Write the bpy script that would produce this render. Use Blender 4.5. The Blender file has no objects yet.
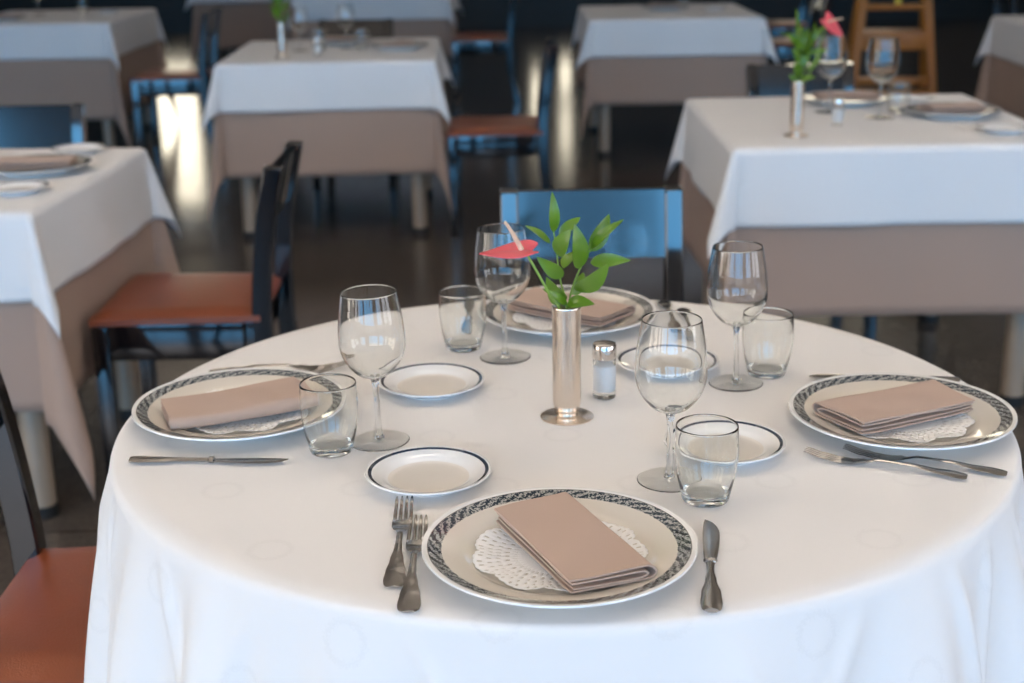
import bpy, bmesh, math, random
from mathutils import Vector, Matrix
PI = math.pi
random.seed(7)
scene = bpy.context.scene
COL = scene.collection
T = 0.75                       # height of every cloth-covered table top

# ------------------------------------------------------------------ materials
def new_mat(name):
    m = bpy.data.materials.new(name); m.use_nodes = True
    nt = m.node_tree; b = nt.nodes['Principled BSDF']
    return m, nt, b

def N(nt, kind, **kw):
    n = nt.nodes.new(kind)
    for k, v in kw.items():
        if k in n.inputs.keys() if hasattr(n.inputs, 'keys') else False:
            n.inputs[k].default_value = v
        else:
            setattr(n, k, v)
    return n

def math_node(nt, op, a, b=None, c=None):
    n = nt.nodes.new('ShaderNodeMath'); n.operation = op
    for i, v in enumerate((a, b, c)):
        if v is None: continue
        if isinstance(v, (int, float)): n.inputs[i].default_value = v
        else: nt.links.new(v, n.inputs[i])
    return n.outputs[0]

def mix_col(nt, fac, a, b):
    n = nt.nodes.new('ShaderNodeMix'); n.data_type = 'RGBA'
    if isinstance(fac, (int, float)): n.inputs[0].default_value = fac
    else: nt.links.new(fac, n.inputs[0])
    for i, v in ((6, a), (7, b)):
        if isinstance(v, tuple): n.inputs[i].default_value = (*v[:3], 1)
        else: nt.links.new(v, n.inputs[i])
    return n.outputs[2]

def simple(name, col, rough=.5, metal=0, spec=.5, coat=0, coat_rough=.1, noise=0, nscale=40, bump=0, bscale=200):
    m, nt, b = new_mat(name)
    b.inputs['Base Color'].default_value = (*col, 1)
    b.inputs['Roughness'].default_value = rough
    b.inputs['Metallic'].default_value = metal
    b.inputs['Specular IOR Level'].default_value = spec
    b.inputs['Coat Weight'].default_value = coat
    b.inputs['Coat Roughness'].default_value = coat_rough
    tc = nt.nodes.new('ShaderNodeTexCoord')
    if noise:
        nz = nt.nodes.new('ShaderNodeTexNoise'); nz.inputs['Scale'].default_value = nscale
        nt.links.new(tc.outputs['Object'], nz.inputs['Vector'])
        d = tuple(c * (1 - noise) for c in col); l = tuple(min(1, c * (1 + noise)) for c in col)
        nt.links.new(mix_col(nt, nz.outputs['Fac'], d, l), b.inputs['Base Color'])
    if bump:
        nz = nt.nodes.new('ShaderNodeTexNoise'); nz.inputs['Scale'].default_value = bscale
        nt.links.new(tc.outputs['Object'], nz.inputs['Vector'])
        bp = nt.nodes.new('ShaderNodeBump'); bp.inputs['Strength'].default_value = bump
        bp.inputs['Distance'].default_value = .002
        nt.links.new(nz.outputs['Fac'], bp.inputs['Height']); nt.links.new(bp.outputs[0], b.inputs['Normal'])
    return m

def cloth_mat(name, col, motif=False, sheen=.1):
    m, nt, b = new_mat(name)
    b.inputs['Roughness'].default_value = .78
    b.inputs['Specular IOR Level'].default_value = .25
    b.inputs['Sheen Weight'].default_value = sheen
    uv = nt.nodes.new('ShaderNodeUVMap'); uv.uv_map = 'fabric'
    sep = nt.nodes.new('ShaderNodeSeparateXYZ'); nt.links.new(uv.outputs[0], sep.inputs[0])
    u, v = sep.outputs[0], sep.outputs[1]
    nz = nt.nodes.new('ShaderNodeTexNoise'); nz.inputs['Scale'].default_value = 6; nz.inputs['Detail'].default_value = 3
    nt.links.new(uv.outputs[0], nz.inputs['Vector'])
    c0 = mix_col(nt, nz.outputs['Fac'], tuple(c * .985 for c in col), col)
    wv = math_node(nt, 'MULTIPLY', math_node(nt, 'SINE', math_node(nt, 'MULTIPLY', u, 4200)), math_node(nt, 'SINE', math_node(nt, 'MULTIPLY', v, 4200)))
    h = math_node(nt, 'MULTIPLY', wv, .15)
    # soft wrinkles of washed cotton
    nw = nt.nodes.new('ShaderNodeTexNoise'); nw.inputs['Scale'].default_value = 11; nw.inputs['Detail'].default_value = 4
    nt.links.new(uv.outputs[0], nw.inputs['Vector'])
    h = math_node(nt, 'ADD', h, math_node(nt, 'MULTIPLY', nw.outputs['Fac'], 1.2))
    if motif:
        P = .155                                  # woven wreaths on a half-drop grid
        row = math_node(nt, 'FLOOR', math_node(nt, 'DIVIDE', v, P))
        sh = math_node(nt, 'MULTIPLY', math_node(nt, 'MODULO', math_node(nt, 'ABSOLUTE', row), 2), P * .5)
        fu = math_node(nt, 'SUBTRACT', math_node(nt, 'PINGPONG', math_node(nt, 'ADD', u, sh), P * .5), 0)
        fv = math_node(nt, 'SUBTRACT', math_node(nt, 'FLOORED_MODULO', v, P), P * .5)
        fu2 = math_node(nt, 'SUBTRACT', math_node(nt, 'FLOORED_MODULO', math_node(nt, 'ADD', u, sh), P), P * .5)
        r = math_node(nt, 'SQRT', math_node(nt, 'ADD', math_node(nt, 'MULTIPLY', fu2, fu2), math_node(nt, 'MULTIPLY', fv, fv)))
        n2 = nt.nodes.new('ShaderNodeTexNoise'); n2.inputs['Scale'].default_value = 320; n2.inputs['Detail'].default_value = 4
        nt.links.new(uv.outputs[0], n2.inputs['Vector'])
        rr = math_node(nt, 'ADD', r, math_node(nt, 'MULTIPLY', math_node(nt, 'SUBTRACT', n2.outputs['Fac'], .5), .020))
        ring = math_node(nt, 'SUBTRACT', 1, math_node(nt, 'DIVIDE', math_node(nt, 'ABSOLUTE', math_node(nt, 'SUBTRACT', rr, .021)), .0050))
        ring = math_node(nt, 'MAXIMUM', ring, 0)
        fac = math_node(nt, 'MULTIPLY', ring, .30)
        c0 = mix_col(nt, fac, c0, tuple(c * .86 for c in col))
    bp = nt.nodes.new('ShaderNodeBump'); bp.inputs['Strength'].default_value = .25; bp.inputs['Distance'].default_value = .0022
    nt.links.new(h, bp.inputs['Height']); nt.links.new(bp.outputs[0], b.inputs['Normal'])
    nt.links.new(c0, b.inputs['Base Color'])
    return m

def plate_mat(name, kind):
    """glazed china; kind dinner: a leafy slate transfer band; bread: one thin navy line"""
    m, nt, b = new_mat(name)
    b.inputs['Roughness'].default_value = .12
    b.inputs['Coat Weight'].default_value = .4
    tc = nt.nodes.new('ShaderNodeTexCoord')
    sep = nt.nodes.new('ShaderNodeSeparateXYZ'); nt.links.new(tc.outputs['Object'], sep.inputs[0])
    x, y = sep.outputs[0], sep.outputs[1]
    r = math_node(nt, 'SQRT', math_node(nt, 'ADD', math_node(nt, 'MULTIPLY', x, x), math_node(nt, 'MULTIPLY', y, y)))
    th = math_node(nt, 'ARCTAN2', y, x)
    white, cream, ink = (.86, .855, .84), (.74, .69, .61), (.035, .05, .065)
    if kind == 'dinner':
        up = math_node(nt, 'GREATER_THAN', sep.outputs[2], .0035)
        inner = math_node(nt, 'MULTIPLY', math_node(nt, 'LESS_THAN', r, .1305), up)
        c = mix_col(nt, inner, white, cream)
        vo = nt.nodes.new('ShaderNodeTexVoronoi'); vo.inputs['Scale'].default_value = 500
        mp = nt.nodes.new('ShaderNodeMapping'); mp.inputs['Scale'].default_value = (1, 1, .2)
        nt.links.new(tc.outputs['Object'], mp.inputs[0]); nt.links.new(mp.outputs[0], vo.inputs['Vector'])
        nz = nt.nodes.new('ShaderNodeTexNoise'); nz.inputs['Scale'].default_value = 620; nz.inputs['Detail'].default_value = 2
        nt.links.new(mp.outputs[0], nz.inputs['Vector'])
        scroll = math_node(nt, 'SINE', math_node(nt, 'ADD', math_node(nt, 'MULTIPLY', th, 46), math_node(nt, 'MULTIPLY', r, 700)))
        pat = math_node(nt, 'ADD', math_node(nt, 'MULTIPLY', scroll, .10), math_node(nt, 'ADD', math_node(nt, 'MULTIPLY', vo.outputs['Distance'], .55), math_node(nt, 'MULTIPLY', nz.outputs['Fac'], .45)))
        leaf = math_node(nt, 'LESS_THAN', pat, .54)
        wob = math_node(nt, 'MULTIPLY', math_node(nt, 'SUBTRACT', nz.outputs['Fac'], .5), .004)
        rw = math_node(nt, 'ADD', r, wob)
        band = math_node(nt, 'MULTIPLY', math_node(nt, 'GREATER_THAN', rw, .1165), math_node(nt, 'LESS_THAN', rw, .1295))
        band = math_node(nt, 'MULTIPLY', band, up)
        c = mix_col(nt, math_node(nt, 'MULTIPLY', band, .55), c, (.17, .21, .23))
        c = mix_col(nt, math_node(nt, 'MULTIPLY', band, leaf), c, ink)
        edge = math_node(nt, 'MULTIPLY', math_node(nt, 'GREATER_THAN', r, .1292), math_node(nt, 'LESS_THAN', r, .1303))
        c = mix_col(nt, math_node(nt, 'MULTIPLY', edge, math_node(nt, 'MULTIPLY', up, .7)), c, ink)
    else:
        up = math_node(nt, 'GREATER_THAN', sep.outputs[2], .004)
        c = mix_col(nt, math_node(nt, 'MULTIPLY', math_node(nt, 'LESS_THAN', r, .046), up), white, (.80, .76, .70))
        line = math_node(nt, 'MULTIPLY', math_node(nt, 'GREATER_THAN', r, .0642), math_node(nt, 'LESS_THAN', r, .0680))
        c = mix_col(nt, math_node(nt, 'MULTIPLY', line, up), c, (.012, .03, .06))
    nt.links.new(c, b.inputs['Base Color'])
    return m

def glass_mat(name, col=(.985, .99, .988), ior=1.47):
    m = bpy.data.materials.new(name); m.use_nodes = True
    nt = m.node_tree; nt.nodes.clear()
    g = nt.nodes.new('ShaderNodeBsdfGlass'); g.inputs['Color'].default_value = (*col, 1)
    g.inputs['Roughness'].default_value = 0; g.inputs['IOR'].default_value = ior
    o = nt.nodes.new('ShaderNodeOutputMaterial'); nt.links.new(g.outputs[0], o.inputs[0])
    return m

def emit_mat(name, col, s):
    m = bpy.data.materials.new(name); m.use_nodes = True
    nt = m.node_tree; nt.nodes.clear()
    g = nt.nodes.new('ShaderNodeEmission'); g.inputs[0].default_value = (*col, 1); g.inputs[1].default_value = s
    o = nt.nodes.new('ShaderNodeOutputMaterial'); nt.links.new(g.outputs[0], o.inputs[0])
    return m

def floor_mat():
    m, nt, b = new_mat('polished_dark_stone')
    tc = nt.nodes.new('ShaderNodeTexCoord')
    vo = nt.nodes.new('ShaderNodeTexVoronoi'); vo.inputs['Scale'].default_value = 130
    nz = nt.nodes.new('ShaderNodeTexNoise'); nz.inputs['Scale'].default_value = 9; nz.inputs['Detail'].default_value = 6
    nt.links.new(tc.outputs['Object'], vo.inputs['Vector']); nt.links.new(tc.outputs['Object'], nz.inputs['Vector'])
    sp = math_node(nt, 'MULTIPLY', vo.outputs['Color'], .5)
    c = mix_col(nt, math_node(nt, 'ADD', sp, math_node(nt, 'MULTIPLY', nz.outputs['Fac'], .4)), (.055, .046, .040), (.145, .123, .105))
    br = nt.nodes.new('ShaderNodeTexBrick'); br.offset = 0; br.inputs['Scale'].default_value = 1
    br.inputs['Brick Width'].default_value = .6; br.inputs['Row Height'].default_value = .6; br.inputs['Mortar Size'].default_value = .003
    nt.links.new(tc.outputs['Object'], br.inputs['Vector'])
    c = mix_col(nt, br.outputs['Fac'], c, (.02, .017, .015))
    nt.links.new(c, b.inputs['Base Color'])
    nt.links.new(math_node(nt, 'ADD', math_node(nt, 'MULTIPLY', nz.outputs['Fac'], .10), .11), b.inputs['Roughness'])
    b.inputs['Specular IOR Level'].default_value = .5
    return m

M = dict(
    white=cloth_mat('white_damask', (.84, .825, .81), motif=True),
    white2=cloth_mat('white_cotton', (.80, .79, .785)),
    taupe=cloth_mat('taupe_cotton', (.42, .295, .23)),
    napkin=cloth_mat('taupe_linen', (.50, .36, .28), sheen=.15),
    doily=simple('doily_paper', (.94, .935, .92), .7, bump=.2, bscale=500),
    dinner=plate_mat('cream_china', 'dinner'), bread=plate_mat('white_china', 'bread'),
    glass=glass_mat('clear_glass', ior=1.42), foot=glass_mat('foot_glass', ior=1.22), tglass=glass_mat('tumbler_glass', (.985, .99, .985), 1.42), sglass=glass_mat('shaker_glass', ior=1.3),
    steel=simple('stainless_steel', (.46, .445, .43), .2, 1, noise=.06, nscale=60),
    silver=simple('worn_silver', (.80, .70, .60), .24, 1, noise=.08, nscale=30, bump=.15, bscale=60),
    chrome=simple('chrome', (.70, .66, .62), .12, 1),
    salt=simple('salt', (.92, .92, .92), .9, bump=.6, bscale=900),
    leaf=simple('leaf_green', (.105, .215, .008), .35, coat=.25, noise=.35, nscale=30),
    stem=simple('stem_green', (.22, .36, .06), .45, noise=.2, nscale=30),
    spathe=simple('spathe_pink', (.76, .10, .13), .35, coat=.2, noise=.2, nscale=25),
    spadix=simple('spadix_cream', (.80, .55, .38), .6, noise=.2, nscale=200, bump=.6, bscale=700),
    lacquer=simple('black_lacquer', (.002, .0035, .006), .10, spec=.6, coat=1.0, coat_rough=.06, noise=.3, nscale=8),
    seat=simple('rust_leatherette', (.26, .062, .022), .36, coat=.25, coat_rough=.3, noise=.10, nscale=14, bump=.3, bscale=350),
    post=simple('birch_post', (.33, .25, .18), .35, noise=.1, nscale=12),
    dark=simple('dark_rubber', (.012, .012, .012), .6, noise=.1),
    board=simple('table_board', (.35, .26, .18), .6, noise=.15, nscale=10),
    pine=simple('varnished_pine', (.40, .135, .008), .5, coat=.08, noise=.25, nscale=9),
    yellow=simple('yellow_strap', (.75, .50, .04), .5, noise=.1),
    brass=simple('brass', (.72, .55, .30), .25, 1, noise=.05),
    floor=floor_mat(),
    wall=simple('wall_paint', (.16, .115, .085), .8, noise=.08, nscale=3),
    backwall=simple('dark_panelling', (.020, .016, .013), .5, noise=.2, nscale=3),
    ceil=simple('ceiling_paint', (.64, .60, .55), .9, noise=.03, nscale=3),
    frame=simple('window_frame_dark', (.02, .02, .022), .4, noise=.1),
    lit=emit_mat('sunlit_opening', (1.0, .90, .70), 4.6),
    fill_lamp=emit_mat('warm_diffuser', (1.0, .91, .82), 3.0),
    ground=simple('terrace_stone', (.40, .37, .33), .9, noise=.1, nscale=2),
)

# ------------------------------------------------------------------ mesh helpers
def mesh_obj(name, verts, faces, mat, parent=None, smooth=40, uvs=None, loc=None):
    me = bpy.data.meshes.new(name)
    me.from_pydata([tuple(v) for v in verts], [], faces)
    bm = bmesh.new(); bm.from_mesh(me); bmesh.ops.recalc_face_normals(bm, faces=bm.faces); bm.to_mesh(me); bm.free()
    if uvs is not None:
        l = me.uv_layers.new(name='fabric')
        for lp in me.loops: l.data[lp.index].uv = uvs[lp.vertex_index]
    me.materials.append(mat)
    if smooth:
        me.shade_smooth(); me.set_sharp_from_angle(angle=math.radians(smooth))
    o = bpy.data.objects.new(name, me); COL.objects.link(o)
    if parent is not None: o.parent = parent
    if loc is not None: o.location = loc
    return o

def bm_obj(name, bm, mat, parent=None, smooth=40):
    me = bpy.data.meshes.new(name); bmesh.ops.recalc_face_normals(bm, faces=bm.faces); bm.to_mesh(me); bm.free()
    me.materials.append(mat)
    if smooth: me.shade_smooth(); me.set_sharp_from_angle(angle=math.radians(smooth))
    o = bpy.data.objects.new(name, me); COL.objects.link(o)
    if parent is not None: o.parent = parent
    return o

def tag(o, label=None, cat=None, group=None, kind=None):
    for k, v in (('label', label), ('category', cat), ('group', group), ('kind', kind)):
        if v: o[k] = v
    return o

def empty(name, loc=(0, 0, 0), rz=0):
    o = bpy.data.objects.new(name, None); COL.objects.link(o)
    o.location = loc; o.rotation_euler = (0, 0, rz); o.empty_display_size = .05
    return o

def dup(src, loc, rz=0, label=None, group=None):
    def cp(o, par):
        c = o.copy(); COL.objects.link(c)
        if par is not None: c.parent = par
        for ch in [x for x in COL.objects if x.parent is o]: cp(ch, c)
        return c
    r = cp(src, None); r.location = loc; r.rotation_euler = (0, 0, rz)
    if label: r['label'] = label
    if group: r['group'] = group
    return r

class Placer:
    """puts the prototype itself first, copies of it after that"""
    def __init__(self, proto, cat): self.p, self.n, self.cat = proto, 0, cat
    def __call__(self, loc, rz, label, group=None):
        if self.n == 0:
            o = self.p; o.location = loc; o.rotation_euler = (0, 0, rz)
        else: o = dup(self.p, loc, rz)
        self.n += 1
        o['label'] = label; o['category'] = self.cat
        if group: o['group'] = group
        return o

def box_bm(bm, lo, hi, bev=0, seg=2):
    r = bmesh.ops.create_cube(bm, size=1)
    vs = r['verts']
    for v in vs:
        v.co = Vector([lo[i] + (v.co[i] + .5) * (hi[i] - lo[i]) for i in range(3)])
    if bev:
        es = list({e for v in vs for e in v.link_edges})
        bmesh.ops.bevel(bm, geom=es, offset=bev, segments=seg, affect='EDGES', profile=.6)

def box(name, lo, hi, mat, parent=None, bev=0, seg=2):
    bm = bmesh.new(); box_bm(bm, lo, hi, bev, seg)
    return bm_obj(name, bm, mat, parent, 35)

def lathe(name, prof, mat, parent=None, n=64, closed=False, smooth=40):
    """prof: list of (r, z) from axis to axis, or a closed ring when closed"""
    vs, fs, rows = [], [], []
    for r, z in prof:
        if r < 1e-6:
            rows.append([len(vs)]); vs.append((0, 0, z))
        else:
            rows.append(list(range(len(vs), len(vs) + n)))
            for k in range(n):
                a = 2 * PI * k / n; vs.append((r * math.cos(a), r * math.sin(a), z))
    pairs = list(zip(rows[:-1], rows[1:]))
    if closed: pairs.append((rows[-1], rows[0]))
    for A, B in pairs:
        for k in range(n):
            k2 = (k + 1) % n
            if len(A) == 1 and len(B) == 1: continue
            if len(A) == 1: fs.append((A[0], B[k], B[k2]))
            elif len(B) == 1: fs.append((A[k], B[0], A[k2]))
            else: fs.append((A[k], B[k], B[k2], A[k2]))
    return mesh_obj(name, vs, fs, mat, parent, smooth)

def smooth_prof(pts, k=6):
    """Catmull-Rom through profile points"""
    out = []
    P = [pts[0]] + list(pts) + [pts[-1]]
    for i in range(1, len(P) - 2):
        p0, p1, p2, p3 = P[i - 1], P[i], P[i + 1], P[i + 2]
        for j in range(k):
            t = j / k
            out.append(tuple(.5 * ((2 * p1[d]) + (-p0[d] + p2[d]) * t + (2 * p0[d] - 5 * p1[d] + 4 * p2[d] - p3[d]) * t * t + (-p0[d] + 3 * p1[d] - 3 * p2[d] + p3[d]) * t ** 3) for d in range(len(p1))))
    out.append(tuple(pts[-1]))
    return out

def tube(name, pts, rad, mat, parent=None, n=10, k=6, caps=True):
    pts = [Vector(p) for p in smooth_prof([tuple(p) for p in pts], k)]
    vs, fs = [], []
    up = Vector((.31, .95, .1)).normalized()
    for i, p in enumerate(pts):
        d = (pts[min(i + 1, len(pts) - 1)] - pts[max(i - 1, 0)]).normalized()
        a = d.cross(up).normalized(); b = d.cross(a).normalized()
        t = i / (len(pts) - 1)
        R = rad(t) if callable(rad) else rad
        for q in range(n):
            w = 2 * PI * q / n; vs.append(p + a * R * math.cos(w) + b * R * math.sin(w))
    for i in range(len(pts) - 1):
        for q in range(n):
            q2 = (q + 1) % n; fs.append((i * n + q, i * n + q2, (i + 1) * n + q2, (i + 1) * n + q))
    if caps:
        fs.append(tuple(range(n))); fs.append(tuple(range((len(pts) - 1) * n, len(pts) * n)))
    return mesh_obj(name, vs, fs, mat, parent, 50)

def loft_box(bm, secs):
    """closed rounded bar through (x, y0, y1, zc, th) sections; eight points round each"""
    rings = []
    for x, y0, y1, z, th in secs:
        w = y1 - y0; c = min(w * .25, .004); h = th / 2
        ring = [(x, y0, z), (x, y0 + c, z + h * .8), (x, (y0 + y1) / 2, z + h), (x, y1 - c, z + h * .8), (x, y1, z), (x, y1 - c, z - h * .8), (x, (y0 + y1) / 2, z - h), (x, y0 + c, z - h * .8)]
        rings.append([bm.verts.new(p) for p in ring])
    for A, B in zip(rings[:-1], rings[1:]):
        for k in range(8): bm.faces.new((A[k], A[(k + 1) % 8], B[(k + 1) % 8], B[k]))
    bm.faces.new(rings[0]); bm.faces.new(rings[-1])

def interp(tab, s):
    for (a, *va), (b, *vb) in zip(tab[:-1], tab[1:]):
        if a <= s <= b:
            t = (s - a) / (b - a); t = t * t * (3 - 2 * t)
            return [p + (q - p) * t for p, q in zip(va, vb)]
    return list(tab[-1][1:]) if s > tab[-1][0] else list(tab[0][1:])

# ------------------------------------------------------------------ camera
H_CAM, PITCH, ROLL, F_PX = 1.378, math.radians(17.34), math.radians(-1.02), 1417
cd = bpy.data.cameras.new('camera'); cam = bpy.data.objects.new('camera', cd); COL.objects.link(cam)
cam.matrix_world = Matrix.Translation((0, 0, H_CAM)) @ Matrix.Rotation(PI / 2 - PITCH, 4, 'X') @ Matrix.Rotation(ROLL, 4, 'Z')
cd.sensor_width = 36; cd.sensor_fit = 'HORIZONTAL'; cd.lens = F_PX / 1024 * 36
cd.dof.use_dof = True; cd.dof.focus_distance = 1.50; cd.dof.aperture_fstop = 5.3
cd.clip_start = .05; cd.clip_end = 200
scene.camera = cam

# ------------------------------------------------------------------ the room
XL, XR, YF, YB, ZC = -6.5, 6.5, -3.2, 16.5, 3.2
tag(box('floor', (XL, YF, -.1), (XR, YB, 0), M['floor']), kind='structure')
tag(box('ceiling', (XL, YF, ZC), (XR, YB, ZC + .1), M['ceil']), kind='structure')

def wall_with_holes(name, y0, y1, holes, mat):
    """a wall across the room along x, with (x0, x1, z0, z1) openings"""
    bm = bmesh.new(); x = XL
    for (a, b, z0, z1) in sorted(holes):
        if a > x: box_bm(bm, (x, y0, 0), (a, y1, ZC))
        if z0 > 0: box_bm(bm, (a, y0, 0), (b, y1, z0))
        if z1 < ZC: box_bm(bm, (a, y0, z1), (b, y1, ZC))
        x = b
    box_bm(bm, (x, y0, 0), (XR, y1, ZC))
    return tag(bm_obj(name, bm, mat, None, 0), kind='structure')

WIN = [(-6.2, -4.65, .35, 3.1), (-4.12, -1.9, .35, 3.1), (-1.5, .48, .35, 3.1), (.57, 1.36, .35, 3.1), (2.7, 5.4, .35, 3.1)]
wall_with_holes('wall_front', YF - .2, YF, WIN, M['wall'])
for i, (a, b, z0, z1) in enumerate(WIN):
    bm = bmesh.new(); f = .03; y0, y1 = YF - .13, YF - .06
    box_bm(bm, (a, y0, z0), (a + f, y1, z1)); box_bm(bm, (b - f, y0, z0), (b, y1, z1))
    box_bm(bm, (a + f, y0, z0), (b - f, y1, z0 + f)); box_bm(bm, (a + f, y0, z1 - f), (b - f, y1, z1))
    box_bm(bm, ((a + b) / 2 - .015, y0, z0 + f), ((a + b) / 2 + .015, y1, z1 - f))
    tag(bm_obj('window_%d' % (i + 1), bm, M['frame'], None, 0), kind='structure')
    L = bpy.data.lights.new('window_portal', 'AREA'); L.shape = 'RECTANGLE'; L.size = b - a; L.size_y = z1 - z0
    L.cycles.is_portal = True
    lo = bpy.data.objects.new('window_portal', L); COL.objects.link(lo)
    lo.location = ((a + b) / 2, YF - .01, (z0 + z1) / 2); lo.rotation_euler = (PI / 2, 0, 0)   # -Z towards +Y
SIDE = [(-2.8, -.9, .35, 2.9), (-.6, 1.3, .35, 2.9)]  # unseen side windows, added to bring in more daylight
for side, sgn, X0, base in (('left', -1, XL, 20), ('right', 1, XR, 22)):
    def bx(bm, d0, y0, z0, d1, y1, z1):
        a, b = sorted((X0 + sgn * d0, X0 + sgn * d1)); box_bm(bm, (a, y0, z0), (b, y1, z1))
    bm = bmesh.new(); yy = YF
    for a, b, z0, z1 in SIDE:
        bx(bm, 0, yy, 0, .15, a, ZC); bx(bm, 0, a, 0, .15, b, z0); bx(bm, 0, a, z1, .15, b, ZC); yy = b
    bx(bm, 0, yy, 0, .15, YB, ZC)
    tag(bm_obj('wall_' + side, bm, M['wall'], None, 0), kind='structure')
    for i, (a, b, z0, z1) in enumerate(SIDE):
        bm = bmesh.new(); f = .05
        bx(bm, .05, a, z0, .11, a + f, z1); bx(bm, .05, b - f, z0, .11, b, z1)
        bx(bm, .05, a + f, z0, .11, b - f, z0 + f); bx(bm, .05, a + f, z1 - f, .11, b - f, z1)
        tag(bm_obj('window_%d' % (base + i), bm, M['frame'], None, 0), kind='structure')
        L = bpy.data.lights.new('window_portal', 'AREA'); L.shape = 'RECTANGLE'; L.size = z1 - z0; L.size_y = b - a
        L.cycles.is_portal = True
        lo = bpy.data.objects.new('window_portal', L); COL.objects.link(lo)
        lo.location = (X0 - sgn * .01, (a + b) / 2, (z0 + z1) / 2); lo.rotation_euler = (0, sgn * PI / 2, 0)
tag(box('terrace', (-30, -40, -.12), (30, YF - .2, -.02), M['ground']), kind='structure')

# far wall with sunlit glazed openings
hb = [(-4.05, -3.55, .45, 2.05), (.28, .36, .6, 1.25), (.60, .73, .45, 1.5), (3.2, 4.4, 1.9, 2.8)]
wall_with_holes('wall_back', YB - .2, YB, hb, M['backwall'])
tag(box('gap_bar_1', (.60, YB - .15, .72), (.73, YB - .1, 1.05), M['frame']), kind='structure')  # unseen bar, added to break the opening's reflection on the floor
for i, (a, b, z0, z1) in enumerate(hb):
    tag(box('window_%d' % (i + 6), (a, YB - .06, z0), (b, YB - .04, z1), M['lit']), kind='structure')

# unseen hanging trays, added for soft warm light off the ceiling
def fill_lamp_proto():
    r = empty('fill_uplighter')
    bm = bmesh.new()
    box_bm(bm, (-.62, -.32, -.52), (.62, .32, -.505)); box_bm(bm, (-.62, -.32, -.505), (-.60, .32, -.46)); box_bm(bm, (.60, -.32, -.505), (.62, .32, -.46))
    box_bm(bm, (-.60, -.32, -.505), (.60, -.30, -.46)); box_bm(bm, (-.60, .30, -.505), (.60, .32, -.46))
    bm_obj('tray', bm, M['frame'], r, 0)
    box('diffuser', (-.59, -.29, -.505), (.59, .29, -.490), M['fill_lamp'], r, .003)
    for s in (-1, 1): tube('rod', [(s * .5, 0, -.49), (s * .5, 0, -.25), (s * .5, 0, 0)], .006, M['frame'], r, 8, 2)
    return r
fill_lamp = Placer(fill_lamp_proto(), 'fill_lamp')
for y, e in ((.2, 32), (2.9, 52), (6.0, 5), (9.4, 4), (13.0, 4)):
    for x in (-3.2, 0.1, 3.4):
        fill_lamp((x, y, ZC), 0, 'added warm uplighting tray, unseen, hung for soft light off the ceiling', 'added uplighters under the ceiling')
        L = bpy.data.lights.new('fill_lamp_light', 'AREA'); L.shape = 'RECTANGLE'; L.size = 1.15; L.size_y = .55
        L.energy = e; L.color = (1.0, .91, .82)
        lo = bpy.data.objects.new('fill_lamp_light', L); COL.objects.link(lo); lo.location = (x, y, ZC - .485); lo.rotation_euler = (PI, 0, 0)

# ------------------------------------------------------------------ daylight
w = bpy.data.worlds.new('sky'); scene.world = w; w.use_nodes = True
nt = w.node_tree; bg = nt.nodes['Background']
tc = nt.nodes.new('ShaderNodeTexCoord'); sp = nt.nodes.new('ShaderNodeSeparateXYZ')
nt.links.new(tc.outputs['Generated'], sp.inputs[0])
cr = nt.nodes.new('ShaderNodeValToRGB'); nt.links.new(sp.outputs[2], cr.inputs[0])
els = cr.color_ramp.elements
els[0].position = 0; els[0].color = (.17, .66, 1.30, 1)
els[1].position = .36; els[1].color = (1.46, 1.38, 1.38, 1)
e = els.new(.14); e.color = (.25, .78, 1.42, 1)
e = els.new(.27); e.color = (.25, .78, 1.42, 1)
# hazy bright sky on the side the sun is
mr = nt.nodes.new('ShaderNodeMapRange'); nt.links.new(sp.outputs[0], mr.inputs[0])
mr.inputs[1].default_value = -.45; mr.inputs[2].default_value = -.8
warm = mix_col(nt, mr.outputs[0], cr.outputs[0], (1.2, 1.08, .95))
mr2 = nt.nodes.new('ShaderNodeMapRange'); nt.links.new(sp.outputs[0], mr2.inputs[0])
mr2.inputs[1].default_value = .45; mr2.inputs[2].default_value = .8
warm = mix_col(nt, mr2.outputs[0], warm, (.86, .88, .95))
nt.links.new(warm, bg.inputs[0]); bg.inputs[1].default_value = 4.65

# ------------------------------------------------------------------ crockery, cutlery and glass
def plate_proto():
    R = .136
    top = smooth_prof([(0, .0065), (.060, .0065), (.082, .0075), (.094, .0125), (.104, .0155), (.120, .0190), (.132, .0222), (.1355, .0226)], 5)
    bot = smooth_prof([(.136, .0208), (.130, .0185), (.108, .0122), (.094, .0075), (.084, .0035), (.080, .0)], 5)
    prof = top + bot + [(.074, 0), (.072, .003), (0, .003)]
    o = lathe('dinner_plate', prof, M['dinner'], None, 128, smooth=60)
    return o
plate = Placer(plate_proto(), 'plate')

def bread_proto():
    top = smooth_prof([(0, .0052), (.036, .0052), (.046, .0065), (.054, .0105), (.064, .0140), (.0695, .0158), (.0708, .0158)], 5)
    bot = smooth_prof([(.0711, .0142), (.066, .0120), (.054, .0065), (.045, .002), (.043, 0)], 5)
    return lathe('bread_plate', top + bot + [(.039, 0), (.038, .002), (0, .002)], M['bread'], None, 96, smooth=60)
bread = Placer(bread_proto(), 'plate')

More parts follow.
